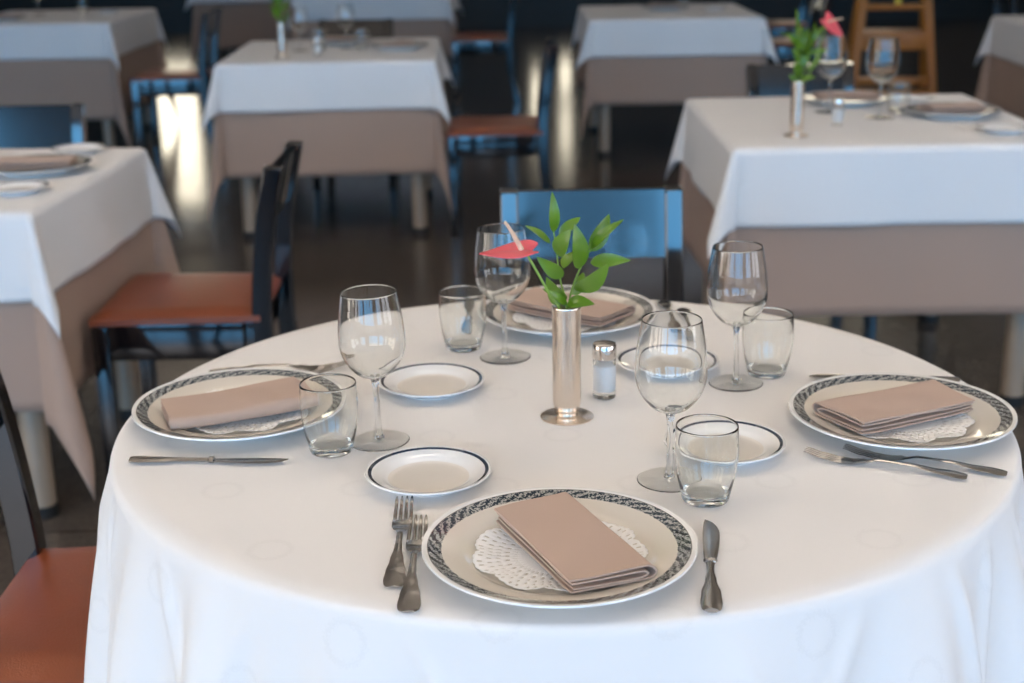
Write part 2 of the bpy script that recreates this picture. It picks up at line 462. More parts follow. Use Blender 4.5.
def doily_proto():
    """round paper lace: solid middle, pierced border, deep scalloped edge"""
    bm = bmesh.new(); n = 216
    radii = [.030, .036, .041, .045, .049, .053, .057, .061, .065, .069, .073, .077, .080]
    rings = []
    for i, r in enumerate(radii):
        row = []
        for k in range(n):
            a = 2 * PI * k / n
            f = i / (len(radii) - 1)
            rr = r + f * f * (.0085 * abs(math.sin(a * 4.5)) ** .7 + .0016 * abs(math.sin(a * 27)) - .002)
            z = .0003 + .0016 * f * f * (1 + math.sin(a * 9 + .6))
            if rr > .058: z += (rr - .058) * .13
            row.append(bm.verts.new((rr * math.cos(a), rr * math.sin(a), z)))
        rings.append(row)
    bm.faces.new(rings[0])
    for i in range(len(radii) - 1):
        for k in range(n):
            hole = (i in (2, 6) and k % 4 == 1) or (i == 4 and k % 6 in (1, 2)) or (i == 8 and k % 4 == 2) or (i == 10 and k % 8 in (1, 4))
            if hole: continue
            k2 = (k + 1) % n
            bm.faces.new((rings[i][k], rings[i][k2], rings[i + 1][k2], rings[i + 1][k]))
    o = bm_obj('paper_doily', bm, M['doily'], None, 30)
    s = o.modifiers.new('thickness', 'SOLIDIFY'); s.thickness = .0004; s.offset = 1
    return o
doily = Placer(doily_proto(), 'doily')

def napkin_proto(L=.180, W=.088):
    hw = W / 2
    outer = [(-hw, .0150), (-hw * .5, .0158), (0, .0164), (hw * .6, .0166), (hw * .88, .0158), (hw, .0095), (hw * .9, .0030), (hw * .6, .0016), (0, .0014), (-hw * .95, .0014)]
    inner = [(-hw * .90, .0048), (0, .0046), (hw * .62, .0050), (hw * .80, .0084), (hw * .62, .0118), (0, .0122), (-hw * .94, .0114)]
    vs, fs, uv = [], [], []
    nx = 24
    for path in (outer, inner):
        pts = smooth_prof(path, 4); m = len(pts); th = .0009
        nor = []
        for i in range(m):
            a = pts[max(i - 1, 0)]; b = pts[min(i + 1, m - 1)]
            d = Vector((b[0] - a[0], b[1] - a[1])).normalized(); nor.append((-d[1], d[0]))
        base = len(vs); ring = 2 * m
        arc = 0
        for ix in range(nx + 1):
            t = ix / nx; x = (t - .5) * L
            edge = max(0, abs(t - .5) * 2 - .8) / .2
            for side in (1, -1):
                for i in (range(m) if side == 1 else reversed(range(m))):
                    y, z = pts[i]
                    wob = .0008 * math.sin(9 * t + i * .4) * (z / .016)
                    skew = .006 * (t - .5) * (y / hw)
                    zz = (z + side * nor[i][1] * th) * (1 + .10 * math.sin(PI * t * 1.3 + .5) - .05 * edge) + wob
                    vs.append((x + skew + (.004 if path is inner else 0) * math.sin(t * 3), y + side * nor[i][0] * th + .003 * math.sin(t * 2.4), max(zz, .0002) + .0030 * abs(2 * t - 1) ** 4))
                    uv.append((x, y + z))
        for ix in range(nx):
            for q in range(ring):
                q2 = (q + 1) % ring
                fs.append((base + ix * ring + q, base + ix * ring + q2, base + (ix + 1) * ring + q2, base + (ix + 1) * ring + q))
        for ix in (0, nx):
            b0 = base + ix * ring
            for i in range(m - 1): fs.append((b0 + i, b0 + i + 1, b0 + ring - 2 - i, b0 + ring - 1 - i))
    return mesh_obj('folded_napkin', vs, fs, M['napkin'], None, 50, uv)
napkin = Placer(napkin_proto(), 'napkin')

def fork_proto(L=.198):
    """lies along +x from the end of the handle at 0 to the tine tips at L"""
    wid = [(0, .014), (.004, .0205), (.012, .0222), (.030, .0195), (.050, .0135), (.068, .0085), (.090, .0066), (.112, .0068), (.118, .0095), (.128, .0180), (.136, .0212), (.152, .0216)]
    zc = [(0, .0030), (.03, .0052), (.07, .0090), (.105, .0092), (.125, .0052), (.140, .0028), (.155, .0030), (.175, .0056), (.198, .0105)]
    r = empty('fork')
    bm = bmesh.new(); secs = []
    for i in range(64):
        s = .152 * i / 63; wv = interp(wid, s)[0]; z = interp(zc, s)[0]
        secs.append((s, -wv / 2, wv / 2, z, .0026 - .0008 * (s > .125)))
    loft_box(bm, secs)
    bm_obj('handle', bm, M['steel'], r, 50)
    for k in range(4):
        bm = bmesh.new(); secs = []
        yc0 = (k - 1.5) * .0057
        for i in range(14):
            t = i / 13; s = .1505 + (L - .1505) * t
            hw = .00200 * (1 - .15 * t) * (1 if t < .85 else 1 - (t - .85) * 3.5)
            yc = yc0 * (1 - .06 * t)
            secs.append((s, yc - hw, yc + hw, interp(zc, s)[0], .0017 * (1 - .4 * t)))
        loft_box(bm, secs); bm_obj('tine', bm, M['steel'], r, 50)
    return r
fork = Placer(fork_proto(), 'fork')

def knife_proto(L=.198):
    r = empty('knife')
    wid = [(0, .015), (.004, .0190), (.014, .0205), (.035, .0185), (.060, .0110), (.082, .0075), (.100, .0085)]
    bm = bmesh.new(); secs = []
    for i in range(44):
        s = .100 * i / 43; wv = interp(wid, s)[0]
        secs.append((s, -wv / 2, wv / 2, .0045, .0050))
    loft_box(bm, secs); bm_obj('handle', bm, M['steel'], r, 50)
    bm = bmesh.new()
    loft_box(bm, [(.0985, -.004, .004, .0045, .005), (.100, -.0068, .0068, .0045, .0078), (.105, -.0068, .0068, .0045, .0078), (.1065, -.004, .004, .0045, .005)])
    bm_obj('bolster', bm, M['steel'], r, 50)
    bm = bmesh.new(); secs = []
    for i in range(40):
        t = 1 - (1 - i / 39) ** 1.6; s = .106 + (L - .106) * t
        yb = -.0062 - .0040 * math.sin(PI * min(1, t * 1.05) * .75)            # belly of the edge
        yt = .0060 + .0012 * math.sin(PI * t)
        if t > .66:
            q = (t - .66) / .34; q = 1 - math.sqrt(max(0, 1 - q * q * .996))
            yb = yb + (yt - .0015 - yb) * q; yt = yt - .0012 * q
        secs.append((s, yb, yt, .0040 + .0004 * t, .0022 * (1 - .4 * t)))
    loft_box(bm, secs); bm_obj('blade', bm, M['steel'], r, 50)
    return r
knife = Placer(knife_proto(), 'knife')

def wine_proto():
    r = empty('wine_glass')
    out = smooth_prof([(.0055, .0815), (.012, .0835), (.022, .0895), (.033, .1030), (.0388, .1180), (.0400, .1310), (.0384, .1540), (.0354, .1740), (.0330, .1890)], 7)
    t = .0011
    inn = smooth_prof([(.0330 - t, .1890), (.0354 - t, .1740), (.0384 - t, .1540), (.0400 - t, .1310), (.0388 - t, .1185), (.0330 - t, .1036), (.0220 - t, .0910), (.012, .0858), (0, .0845)], 7)
    lathe('bowl', [(0, .0805)] + out + [(.0330 - t / 2, .1896)] + inn, M['glass'], r, 72, smooth=80)
    st = smooth_prof([(.0062, .0047), (.0048, .0085), (.0038, .016), (.0034, .030), (.0033, .050), (.0036, .068), (.0048, .0775), (.0062, .0812)], 5)
    lathe('stem', [(0, .0047)] + st + [(0, .0812)], M['glass'], r, 32, smooth=80)
    ft = [(0, 0), (.0335, 0), (.0346, .00005), (.0356, .0003), (.0362, .0007), (.0364, .0011), (.0362, .0014), (.0352, .0016), (.0300, .0019), (.0180, .0026), (.0100, .0036), (.0060, .0043), (.0045, .0046), (0, .0046)]
    lathe('foot', ft, M['foot'], r, 72, smooth=50)
    return r
wine = Placer(wine_proto(), 'wine glass')

def tumbler_proto():
    t = .0014
    out = smooth_prof([(.0215, .0001), (.0236, .0008), (.0255, .0035), (.0275, .012), (.0316, .030), (.0342, .050), (.0346, .066), (.0335, .0870)], 6)
    inn = smooth_prof([(.0335 - t, .0870), (.0346 - t, .066), (.0342 - t, .050), (.0316 - t, .031), (.0275 - t, .0165), (.0238, .0118), (.0200, .0104), (.012, .0098), (.004, .0096)], 6)
    return lathe('tumbler', [(0, .0), (.0190, .0), (.0208, .0)] + out + [(.0335 - t / 2, .0877)] + inn + [(0, .0096)], M['tglass'], None, 72, smooth=70)
tumbler = Placer(tumbler_proto(), 'tumbler')

def shaker_proto():
    r = empty('salt_shaker')
    R = .0152; t = .0022
    lathe('glass_body', [(0, 0), (R - .004, 0), (R - .003, 0), (R - .001, .0006), (R, .002), (R, .003), (R, .052), (R, .053), (R - .001, .0545), (R - t, .0545), (R - t, .053), (R - t, .014), (R - t, .0125), (R - t - .002, .0105), (R - t - .003, .0102), (0, .0100)], M['sglass'], r, 48)
    lathe('salt', [(0, .0098), (R - t - .0018, .0100), (R - t + .0002, .0125), (R - t + .0002, .0450), (.008, .0470), (0, .0475)], M['salt'], r, 48)
    lathe('cap', [(0, .055), (R + .0003, .055), (R + .0006, .056), (R + .0006, .0715), (R - .0006, .0740), (.010, .0748), (0, .0750)], M['chrome'], r, 48)
    return r
shaker = Placer(shaker_proto(), 'salt shaker')

def vase_proto():
    r = empty('bud_vase')
    out = smooth_prof([(.0150, .010), (.0162, .014), (.0178, .030), (.0178, .092), (.0183, .1440)], 5)
    inn = [(.0172, .1442), (.0166, .138), (.0166, .025), (0, .024)]
    lathe('body', [(0, .0095)] + out + [(.0184, .1460), (.0179, .1468)] + inn, M['silver'], r, 56)
    base = [(0, 0), (.0325, 0), (.0337, .0008), (.0337, .0018), (.0320, .0026), (.0190, .0034), (.0150, .0050), (.0150, .0085), (.0156, .0100), (0, .0105)]
    lathe('base', base, M['silver'], r, 72, smooth=50)
    return r
vase = Placer(vase_proto(), 'vase')

def leaf_geo(vs, fs, a, b, wd, twist):
    a, b = Vector(a), Vector(b); d = b - a; L = d.length; d.normalize()
    view = Vector((math.sin(twist) * .7, -1, .35 + .3 * math.cos(twist * 3))).normalized()
    s = d.cross(view).normalized(); n = s.cross(d).normalized()
    m = 12; base = len(vs)
    for side in (0, 1):
        for i in range(m + 1):
            t = i / m
            half = wd / 2 * 1.2 * max(.0, math.sin(PI * min(1, t ** .8))) ** .8 * (1 - .25 * t) * 1.12 + .0002
            c = a + d * L * t + n * (.10 * L * math.sin(PI * t) - .03 * L * t)
            off = n * (-.0004 if side else .0004)
            vs.append(c - s * half + n * half * .28 + off); vs.append(c + off); vs.append(c + s * half + n * half * .28 + off)
    B2 = base + 3 * (m + 1)
    for i in range(m):
        for q in (0, 1):
            p = base + 3 * i + q; fs.append((p, p + 1, p + 4, p + 3))
            p = B2 + 3 * i + q; fs.append((p, p + 3, p + 4, p + 1))
        for e in (0, 2):
            p, q = base + 3 * i + e, B2 + 3 * i + e; fs.append((p, p + 3, q + 3, q))

LEAVES = [((-.016, .0, .233), (-.017, .0, .283), .0110), ((-.02, .004, .218), (-.05, .02, .238), .0073), ((-.011, -.005, .205), (.004, -.02, .241), .0183),
    ((-.009, .006, .227), (.018, .02, .247), .0110), ((.014, -.01, .189), (.009, -.02, .248), .0195), ((.029, .0, .208), (.053, .01, .252), .0171),
    ((.03, -.006, .213), (.067, -.02, .252), .0110), ((.029, .0, .194), (.077, -.015, .2), .0144), ((.01, -.005, .161), (.05, -.03, .2), .0240),
    ((-.005, -.005, .178), (-.037, -.02, .207), .0146), ((-.002, -.005, .149), (-.026, -.02, .181), .0171), ((-.001, -.008, .143), (-.03, -.03, .17), .0085),
    ((.0, -.008, .144), (.032, -.03, .150), .0146), ((-.006, .0, .142), (-.024, .01, .154), .0110), ((-.004, .006, .186), (.011, .03, .201), .0122), ((.006, .006, .152), (.023, .03, .174), .0146)]
def sprig_proto(stretch=1, extra=0, seed=1):
    r = empty('leafy_sprig')
    vs, fs = [], []
    rnd = random.Random(seed)
    st = lambda p: (p[0], p[1], .14 + (p[2] - .14) * stretch)
    for i, (a, b, wd) in enumerate(LEAVES): leaf_geo(vs, fs, st(a), st(b), wd, 1.7 * i + .4)
    for i in range(extra):
        t = rnd.random(); g = rnd.uniform(0, 2 * PI)
        a = Vector(st((rnd.uniform(-.012, .012), rnd.uniform(-.008, .008), .15 + .07 * t)))
        b = a + Vector((.032 * math.cos(g), .032 * math.sin(g), .030 * stretch))
        leaf_geo(vs, fs, a, b, .017, g)
    mesh_obj('foliage', vs, fs, M['leaf'], r, 60)
    tube('stem', [st(p) for p in ((.002, .003, .06), (.0, .004, .10), (-.001, .003, .142), (-.008, .0, .172), (-.012, .0, .204), (-.016, .0, .236))], lambda t: .0016 - .0007 * t, M['stem'], r, 8)
    tube('stem', [st(p) for p in ((.006, .003, .06), (.004, .004, .10), (.003, .003, .142), (.008, .0, .166), (.019, -.002, .193), (.030, -.001, .212))], lambda t: .0016 - .0007 * t, M['stem'], r, 8)
    return r
sprig = Placer(sprig_proto(), 'greenery')
bushy = Placer(sprig_proto(1.35, 16, 5), 'greenery')

def anthurium_proto(stem_pts, O, heading, size, tilt_back, roll_):
    """O: notch of the heart; heading: where its tip points, seen from above"""
    r = empty('anthurium')
    tube('stem', stem_pts, lambda t: .0016, M['stem'], r, 8)
    O = Vector(O); n = 56; vs, fs = [], []
    Rm = Matrix.Rotation(roll_, 3, 'Y') @ Matrix.Rotation(tilt_back, 3, 'X') @ Matrix.Rotation(heading, 3, 'Z')
    pts = []
    for k in range(n):
        a = 2 * PI * k / n
        c = math.cos(a)
        px = c * .050 if c > 0 else c * .030 - .006 * (1 - abs(math.sin(a))) * -1 * (c < -.3)
        if c < -.75: px += (-c - .75) * .05           # notch
        py = math.sin(a) * .030 * (1 - .45 * max(0, c) ** 1.5)
        pts.append((px * size, py * size))
    rows = 7
    for side in (1, -1):
        for i in range(rows + 1):
            f = i / rows
            for k in range(n):
                x, y = pts[k][0] * f, pts[k][1] * f
                z = .14 * abs(y) - 1.2 * x * x / size - 2.5 * y * y / size + .0020 * math.sin(3 * 2 * PI * k / n + 1) * f * f
                vs.append(O + Rm @ Vector((x, y, z + side * .0006)))
    R1 = (rows + 1) * n
    for s_ in (0, 1):
        for i in range(rows):
            for k in range(n):
                k2 = (k + 1) % n; p = s_ * R1 + i * n
                fs.append((p + k, p + k2, p + n + k2, p + n + k))
    for k in range(n):
        k2 = (k + 1) % n; a = rows * n
        fs.append((a + k, a + k2, R1 + a + k2, R1 + a + k))
    o = mesh_obj('spathe', vs, fs, M['spathe'], r, 70)
    bm = bmesh.new(); bm.from_mesh(o.data); bmesh.ops.remove_doubles(bm, verts=bm.verts, dist=1e-6); bmesh.ops.recalc_face_normals(bm, faces=bm.faces); bm.to_mesh(o.data); bm.free()
    q = [O + Matrix.Rotation(roll_, 3, 'Y') @ Matrix.Rotation(tilt_back, 3, 'X') @ Matrix.Rotation(heading, 3, 'Z') @ Vector(p) * size for p in ((0, 0, .001), (.005, 0, .012), (.011, 0, .024), (.018, 0, .036))]
    tube('spadix', q, lambda t: .0034 * (1 - .5 * t) * (1 if t < .95 else .7), M['spadix'], r, 12)
    return r
anthurium = Placer(anthurium_proto([(-.004, -.009, .04), (-.004, -.009, .10), (-.006, -.012, .142), (-.018, -.040, .168), (-.033, -.046, .198), (-.048, -.046, .2255)],
    (-.052, -.046, .2265), PI, 1.02, math.radians(3), math.radians(-2)), 'flower')
red_flower = Placer(anthurium_proto([(.004, -.009, .04), (.005, -.013, .12), (.010, -.014, .142), (.020, -.055, .18), (.040, -.065, .25), (.056, -.065, .305)],
    (.058, -.065, .308), -.15, 1.05, math.radians(38), math.radians(38)), 'flower')

# ------------------------------------------------------------------ tables and cloths
def rect_cloth(name, w, d, drop, z, out, mat, loc, rz, beta=30, seed=0, amp=.006, flare=.05, th=.0012):
    """square-cornered cloth over a w x d board: level top, hanging sides, cones of slack at the corners"""
    rnd = random.Random(seed); ph = [rnd.uniform(0, 6.28) for _ in range(8)]
    hx, hy = w / 2, d / 2
    per = []                                   # (corner/edge point, outward direction, length of the drop, tilt, fabric position fn)
    cor = [((hx, -hy), -90), ((hx, hy), 0), ((-hx, hy), 90), ((-hx, -hy), 180)]
    ne, nc = 26, 22
    for ci, ((cx, cy), a0) in enumerate(cor):
        b0 = math.radians(beta * (1 + .25 * math.sin(ph[ci])))
        for k in range(nc + 1):
            phi = PI / 2 * k / nc; a = math.radians(a0) + phi
            L = drop / max(math.cos(phi), math.sin(phi))
            tilt = b0 * math.sin(2 * phi) ** .9
            # slack gathers towards the diagonal
            aa = math.radians(a0) + PI / 4 + (phi - PI / 4) * (1.0 if abs(phi - PI / 4) > .5 else .8)
            per.append(((cx, cy), (math.cos(aa), math.sin(aa)), (math.cos(a), math.sin(a)), L, tilt))
        nx_, ny_ = cor[(ci + 1) % 4][0]; an = math.radians(a0 + 90)
        for k in range(1, ne):
            t = k / ne
            p = (cx + (nx_ - cx) * t, cy + (ny_ - cy) * t)
            per.append((p, (math.cos(an), math.sin(an)), (math.cos(an), math.sin(an)), drop, 0))
    n = len(per); vs, uv, rows = [], [], []
    for f in (.25, .5, .75, .92, 1.0):
        row = []
        for (p, dr, fd, L, ti) in per:
            row.append(len(vs)); vs.append((p[0] * f, p[1] * f, z)); uv.append((p[0] * f, p[1] * f))
        rows.append(row)
    rb = .010
    m = 16
    for i in range(1, m + 1):
        q = i / m; row = []
        for j, (p, dr, fd, L, ti) in enumerate(per):
            s = L * q
            if s < rb * PI / 2:
                ang = s / rb; ho, dz = rb * math.sin(ang), rb * (1 - math.cos(ang))
            else:
                s2 = s - rb * PI / 2; tl = ti + flare * .6
                ho, dz = rb + s2 * math.sin(tl), rb + s2 * math.cos(tl)
            u = j / n * 2 * PI
            rip = amp * q * (math.sin(9 * u + ph[4]) + .6 * math.sin(17 * u + ph[5]) + .35 * math.sin(31 * u + ph[6]))
            rip += amp * .8 * q
            ho = ho + out + max(rip, -.001) * (1 if ti == 0 else .6)
            row.append(len(vs)); vs.append((p[0] + dr[0] * ho, p[1] + dr[1] * ho, z - dz)); uv.append((p[0] + fd[0] * s, p[1] + fd[1] * s))
        rows.append(row)
    c = len(vs); vs.append((0, 0, z)); uv.append((0, 0))
    fs = [(c, rows[0][j], rows[0][(j + 1) % n]) for j in range(n)]
    for A, B in zip(rows[:-1], rows[1:]):
        for j in range(n):
            j2 = (j + 1) % n; fs.append((A[j], A[j2], B[j2], B[j]))
    o = mesh_obj(name, vs, fs, mat, None, 70, uv)
    bm = bmesh.new(); bm.from_mesh(o.data); bmesh.ops.remove_doubles(bm, verts=bm.verts, dist=1e-5)
    bmesh.ops.recalc_face_normals(bm, faces=bm.faces); bm.to_mesh(o.data); bm.free()
    if o.data.polygons[0].normal.z < 0: o.data.flip_normals()
    sdf = o.modifiers.new('thickness', 'SOLIDIFY'); sdf.thickness = th; sdf.offset = -1
    o.location = loc; o.rotation_euler = (0, 0, rz)
    return o

def table_proto_rect(w, d, loc, rz, label):
    r = empty('dining_table', loc, rz)
    box('tabletop', (-w / 2 + .004, -d / 2 + .004, .716), (w / 2 - .004, d / 2 - .004, .7440), M['board'], r, .003)
    for sx in (-1, 1):
        for sy in (-1, 1):
            lg = lathe('leg', [(0, .03), (.032, .03), (.032, .712), (.030, .716), (0, .716)], M['post'], r, 32)
            lg.location = (sx * (w / 2 - .075), sy * (d / 2 - .075), 0)
            ft = lathe('foot', [(0, 0), (.034, 0), (.035, .004), (.035, .029), (0, .0295)], M['dark'], lg, 32)
    tag(r, label, 'table')
    return r

G_T, G_W, G_B = 'square dining tables behind the round one', 'white top cloths on the square tables', 'taupe under cloths on the square tables'
# centre x, y, width, depth, turn, how to tell it
TABLES = [
    ('R', 1.035, 4.15, .88, .96, 0, 'with the red flower, right of the round table', 1),
    ('M', -.765, 6.43, .88, 1.00, .03, 'with green leaves, behind the left wine glass', 2),
    ('L', -1.475, 3.455, .90, .82, -.055, 'nearest the black chair, at the left edge', 3),
    ('K', -2.72, 8.76, .92, 1.10, 0, 'at far left, beyond the left edge table', 4),
    ('C', .92, 8.32, .92, 1.05, 0, 'in mid distance, above the blue-glinting chair', 5),
    ('B', -.98, 11.1, 1.10, 1.0, 0, 'at the top, beyond the table with leaves', 6),
    ('V', -2.25, 13.3, .94, 1.0, 0, 'farthest back at left, mostly above the picture', 7),
    ('F', 3.02, 7.10, .90, 1.0, 0, 'just peeping in at the right picture edge', 8),
]
TB = {}
for key, x, y, w_, d_, rz, where, sd in TABLES:
    TB[key] = (x, y, w_, d_, rz)
    table_proto_rect(w_, d_, (x, y, 0), rz, 'square table on round wooden legs ' + where)['group'] = G_T
    o = rect_cloth('under_cloth', w_, d_, {'V': .60, 'K': .55, 'M': .475}.get(key, .46), T - .0032, .000, M['taupe'], (x, y, 0), rz, 12 if key == 'L' else 7, sd, .004, .015)
    tag(o, 'taupe under cloth hanging from the table ' + where, 'tablecloth', G_B)
    o = rect_cloth('tablecloth', w_, d_, .213 if key == 'R' else .203, T, .007, M['white2'], (x, y, 0), rz, 17, sd + 20, .005, .05)
    tag(o, 'white top cloth on the table ' + where, 'tablecloth', G_W)

# round table
RX, RY, RR = .060, 1.702, .556
r = empty('round_table', (RX, RY, 0))
lathe('tabletop', [(0, .722), (RR - .016, .722), (RR - .012, .726), (RR - .012, .742), (RR - .016, .7465), (0, .7465)], M['board'], r, 96)
lathe('pedestal', smooth_prof([(.05, .03), (.045, .06), (.04, .2), (.04, .6), (.06, .7), (.12, .7215)], 4) + [(0, .7215)], M['dark'], r, 40)
lathe('base', [(0, 0), (.28, 0), (.285, .006), (.27, .02), (.06, .032), (0, .033)], M['dark'], r, 64)
tag(r, 'round pedestal table in front, under the big white cloth', 'table')

RIDGES = [(194, -8, 1.3, .007), (200, 10, 1.0, .006), (206, -14, 1.2, .007), (219, 38, 1.1, .009), (236, -30, 1.6, .006), (252, 55, 1.0, .004),
    (283, 40, 1.2, .004), (300, -45, 1.3, .006), (312, 20, 1.2, .009), (321, -16, 1.1, .009), (329, 12, 1.0, .008), (338, -10, 1.3, .007), (346, 6, 1, .006)]
def round_cloth():
    S, ox, oy, rot = .785, .002, .0, math.radians(-6)          # half side of the square cloth, its shift, its turn
    n = 720; vs, uv, rows = [], [], []
    def drop(a):
        # how much fabric hangs at this bearing
        c, s = math.cos(a - rot), math.sin(a - rot)
        bx, by = ox * math.cos(rot) + oy * math.sin(rot), -ox * math.sin(rot) + oy * math.cos(rot)
        tx = ((S if c > 0 else -S) - bx) / c if abs(c) > 1e-6 else 1e9
        ty = ((S if s > 0 else -S) - by) / s if abs(s) > 1e-6 else 1e9
        return max(.18, min(tx, ty) - RR)
    for f in [i / 24 for i in range(1, 25)]:
        rad = (RR - .006) * f
        row = []
        for k in range(n):
            a = 2 * PI * k / n; x, y = rad * math.cos(a), rad * math.sin(a)
            row.append(len(vs)); vs.append((x, y, T)); uv.append((x, y))
        rows.append(row)
    rb, m = .008, 40
    for i in range(1, m + 1):
        q = i / m; row = []
        for k in range(n):
            a = 2 * PI * k / n; D = drop(a); s = D * q
            if s < rb * PI / 2: g = s / rb; ho, dz = rb * math.sin(g), rb * (1 - math.cos(g))
            else: ho, dz = rb + (s - rb * PI / 2) * .05, rb + (s - rb * PI / 2) * .98
            e = max(0, s - .015)
            # folds gather under the four corners and fade out between them
            cw = (.5 - .5 * math.cos(4 * (a - rot))) ** .7
            p1 = .5 + .5 * math.sin(19 * a + .8 + 1.1 * math.sin(3 * a + .5))
            p2 = .5 + .5 * math.sin(33 * a + 2.0 + .8 * math.sin(5 * a))
            fold = (p1 ** 2.4 * .27 + p2 ** 2 * .10) * cw + .03 * math.sin(5 * a + 1.0) * (1 - cw) + .03
            k_ = min(e, .40)
            for rd, sl, wd, hh in RIDGES:                          # ironed-in ridges and pinched pleats
                d_ = (math.degrees(a) - rd - sl * s + 180) % 360 - 180
                ho += hh * math.exp(-(d_ / wd) ** 2) * min(1, e / .05)
            ho += fold * k_ * (1 - 1.1 * k_)
            rad = RR - .006 + ho
            row.append(len(vs)); vs.append((rad * math.cos(a), rad * math.sin(a), T - dz))
            fr = RR - .006 + s; uv.append((fr * math.cos(a), fr * math.sin(a)))
        rows.append(row)
    c = len(vs); vs.append((0, 0, T)); uv.append((0, 0))
    fs = [(c, rows[0][j], rows[0][(j + 1) % n]) for j in range(n)]
    for A, B in zip(rows[:-1], rows[1:]):
        for j in range(n):
            j2 = (j + 1) % n; fs.append((A[j], A[j2], B[j2], B[j]))
    o = mesh_obj('tablecloth', vs, fs, M['white'], None, 80, uv)
    if o.data.polygons[0].normal.z < 0: o.data.flip_normals()
    sdf = o.modifiers.new('thickness', 'SOLIDIFY'); sdf.thickness = .0012; sdf.offset = -1
    o.location = (RX, RY, 0)
    return tag(o, 'large white damask cloth draped over the round table in front', 'tablecloth')
round_cloth()

# ------------------------------------------------------------------ chairs
def chair_proto():
    """faces -y: the back stands at +y; origin on the floor under the seat"""
    r = empty('dining_chair')
    # seat pad, slightly crowned, tapering to the back
    vs, fs = [], []
    nx, ny = 14, 14
    def half(y): return .212 - .022 * (y + .2) / .4
    for lay in (0, 1):
        for j in range(ny + 1):
            for i in range(nx + 1):
                u, v = i / nx * 2 - 1, j / ny * 2 - 1
                y = v * .2; x = u * half(y)
                e = max(abs(u), abs(v)); rd = max(0, (e - .86) / .14)
                z = .460 + .006 * (1 - u * u) * (1 - v * v) - .012 * rd * rd if lay == 0 else .433
                vs.append((x, y, z))
    P_ = (nx + 1) * (ny + 1)
    for lay in (0, 1):
        for j in range(ny):
            for i in range(nx):
                p = lay * P_ + j * (nx + 1) + i; fs.append((p, p + 1, p + nx + 2, p + nx + 1))
    rim = [i for i in range(nx + 1)] + [j * (nx + 1) + nx for j in range(1, ny + 1)] + [ny * (nx + 1) + i for i in range(nx - 1, -1, -1)] + [j * (nx + 1) for j in range(ny - 1, 0, -1)]
    for k in range(len(rim)):
        a, b = rim[k], rim[(k + 1) % len(rim)]; fs.append((a, b, P_ + b, P_ + a))
    mesh_obj('seat', vs, fs, M['seat'], r, 50)
    bm = bmesh.new()
    box_bm(bm, (-.205, -.196, .345), (.205, -.172, .432), .003); box_bm(bm, (-.185, .160, .345), (.185, .184, .432), .003)
    for s in (-1, 1):
        x0, x1 = sorted((s * .180, s * .203)); box_bm(bm, (x0, -.172, .345), (x1, .160, .432), .003)
    bm_obj('seat_frame', bm, M['lacquer'], r, 35)
    for s in (-1, 1):
        x0, x1 = sorted((s * .172, s * .210))
        box('leg', (x0, -.198, 0), (x1, -.160, .4275), M['lacquer'], r, .004)
    # rear posts run from the floor to the top of the back in one sweep
    for s in (-1, 1):
        vs, fs = [], []
        path = smooth_prof([(.255, 0), (.215, .20), (.203, .40), (.207, .52), (.227, .68), (.253, .800)], 6)
        for (y, z) in path:
            xo = s * .171
            wx, wy = .019, .022
            for a, b in ((-wx, -wy), (wx, -wy), (wx, wy), (-wx, wy)): vs.append((xo + a, y + b, z))
        for i in range(len(path) - 1):
            for q in range(4): fs.append((4 * i + q, 4 * i + (q + 1) % 4, 4 * i + 4 + (q + 1) % 4, 4 * i + 4 + q))
        e = 4 * (len(path) - 1); fs += [(0, 1, 2, 3), (e, e + 1, e + 2, e + 3)]
        o = mesh_obj('back_post', vs, fs, M['lacquer'], r, 30)
        bv = o.modifiers.new('round', 'BEVEL'); bv.width = .004; bv.segments = 2; bv.limit_method = 'ANGLE'
    # broad top panel, let in between the posts and curved a little for the back
    vs, fs = [], []; n = 12
    for side in (0, 1):
        for j in range(7):
            t = j / 6; z = .660 + .137 * t; yb = .2235 + .0290 * t
            for i in range(n + 1):
                u = i / n * 2 - 1
                y = yb + .0025 * (1 - u * u) + (.011 if side else -.011)
                vs.append((u * .1540, y, z))
    Q = 7 * (n + 1)
    for side in (0, 1):
        for j in range(6):
            for i in range(n):
                p = side * Q + j * (n + 1) + i; fs.append((p, p + 1, p + n + 2, p + n + 1))
    for i in range(n):
        for row in (0, 6):
            p = row * (n + 1) + i; fs.append((p, p + 1, Q + p + 1, Q + p))
    for j in range(6):
        for c in (0, n):
            p = j * (n + 1) + c; fs.append((p, p + n + 1, Q + p + n + 1, Q + p))
    mesh_obj('backrest', vs, fs, M['lacquer'], r, 40)
    return r
chair = Placer(chair_proto(), 'chair')
G_C = 'black dining chairs with rust seats'
def put_chair(x, y, deg, label): chair((x, y, 0), math.radians(deg), label, G_C)
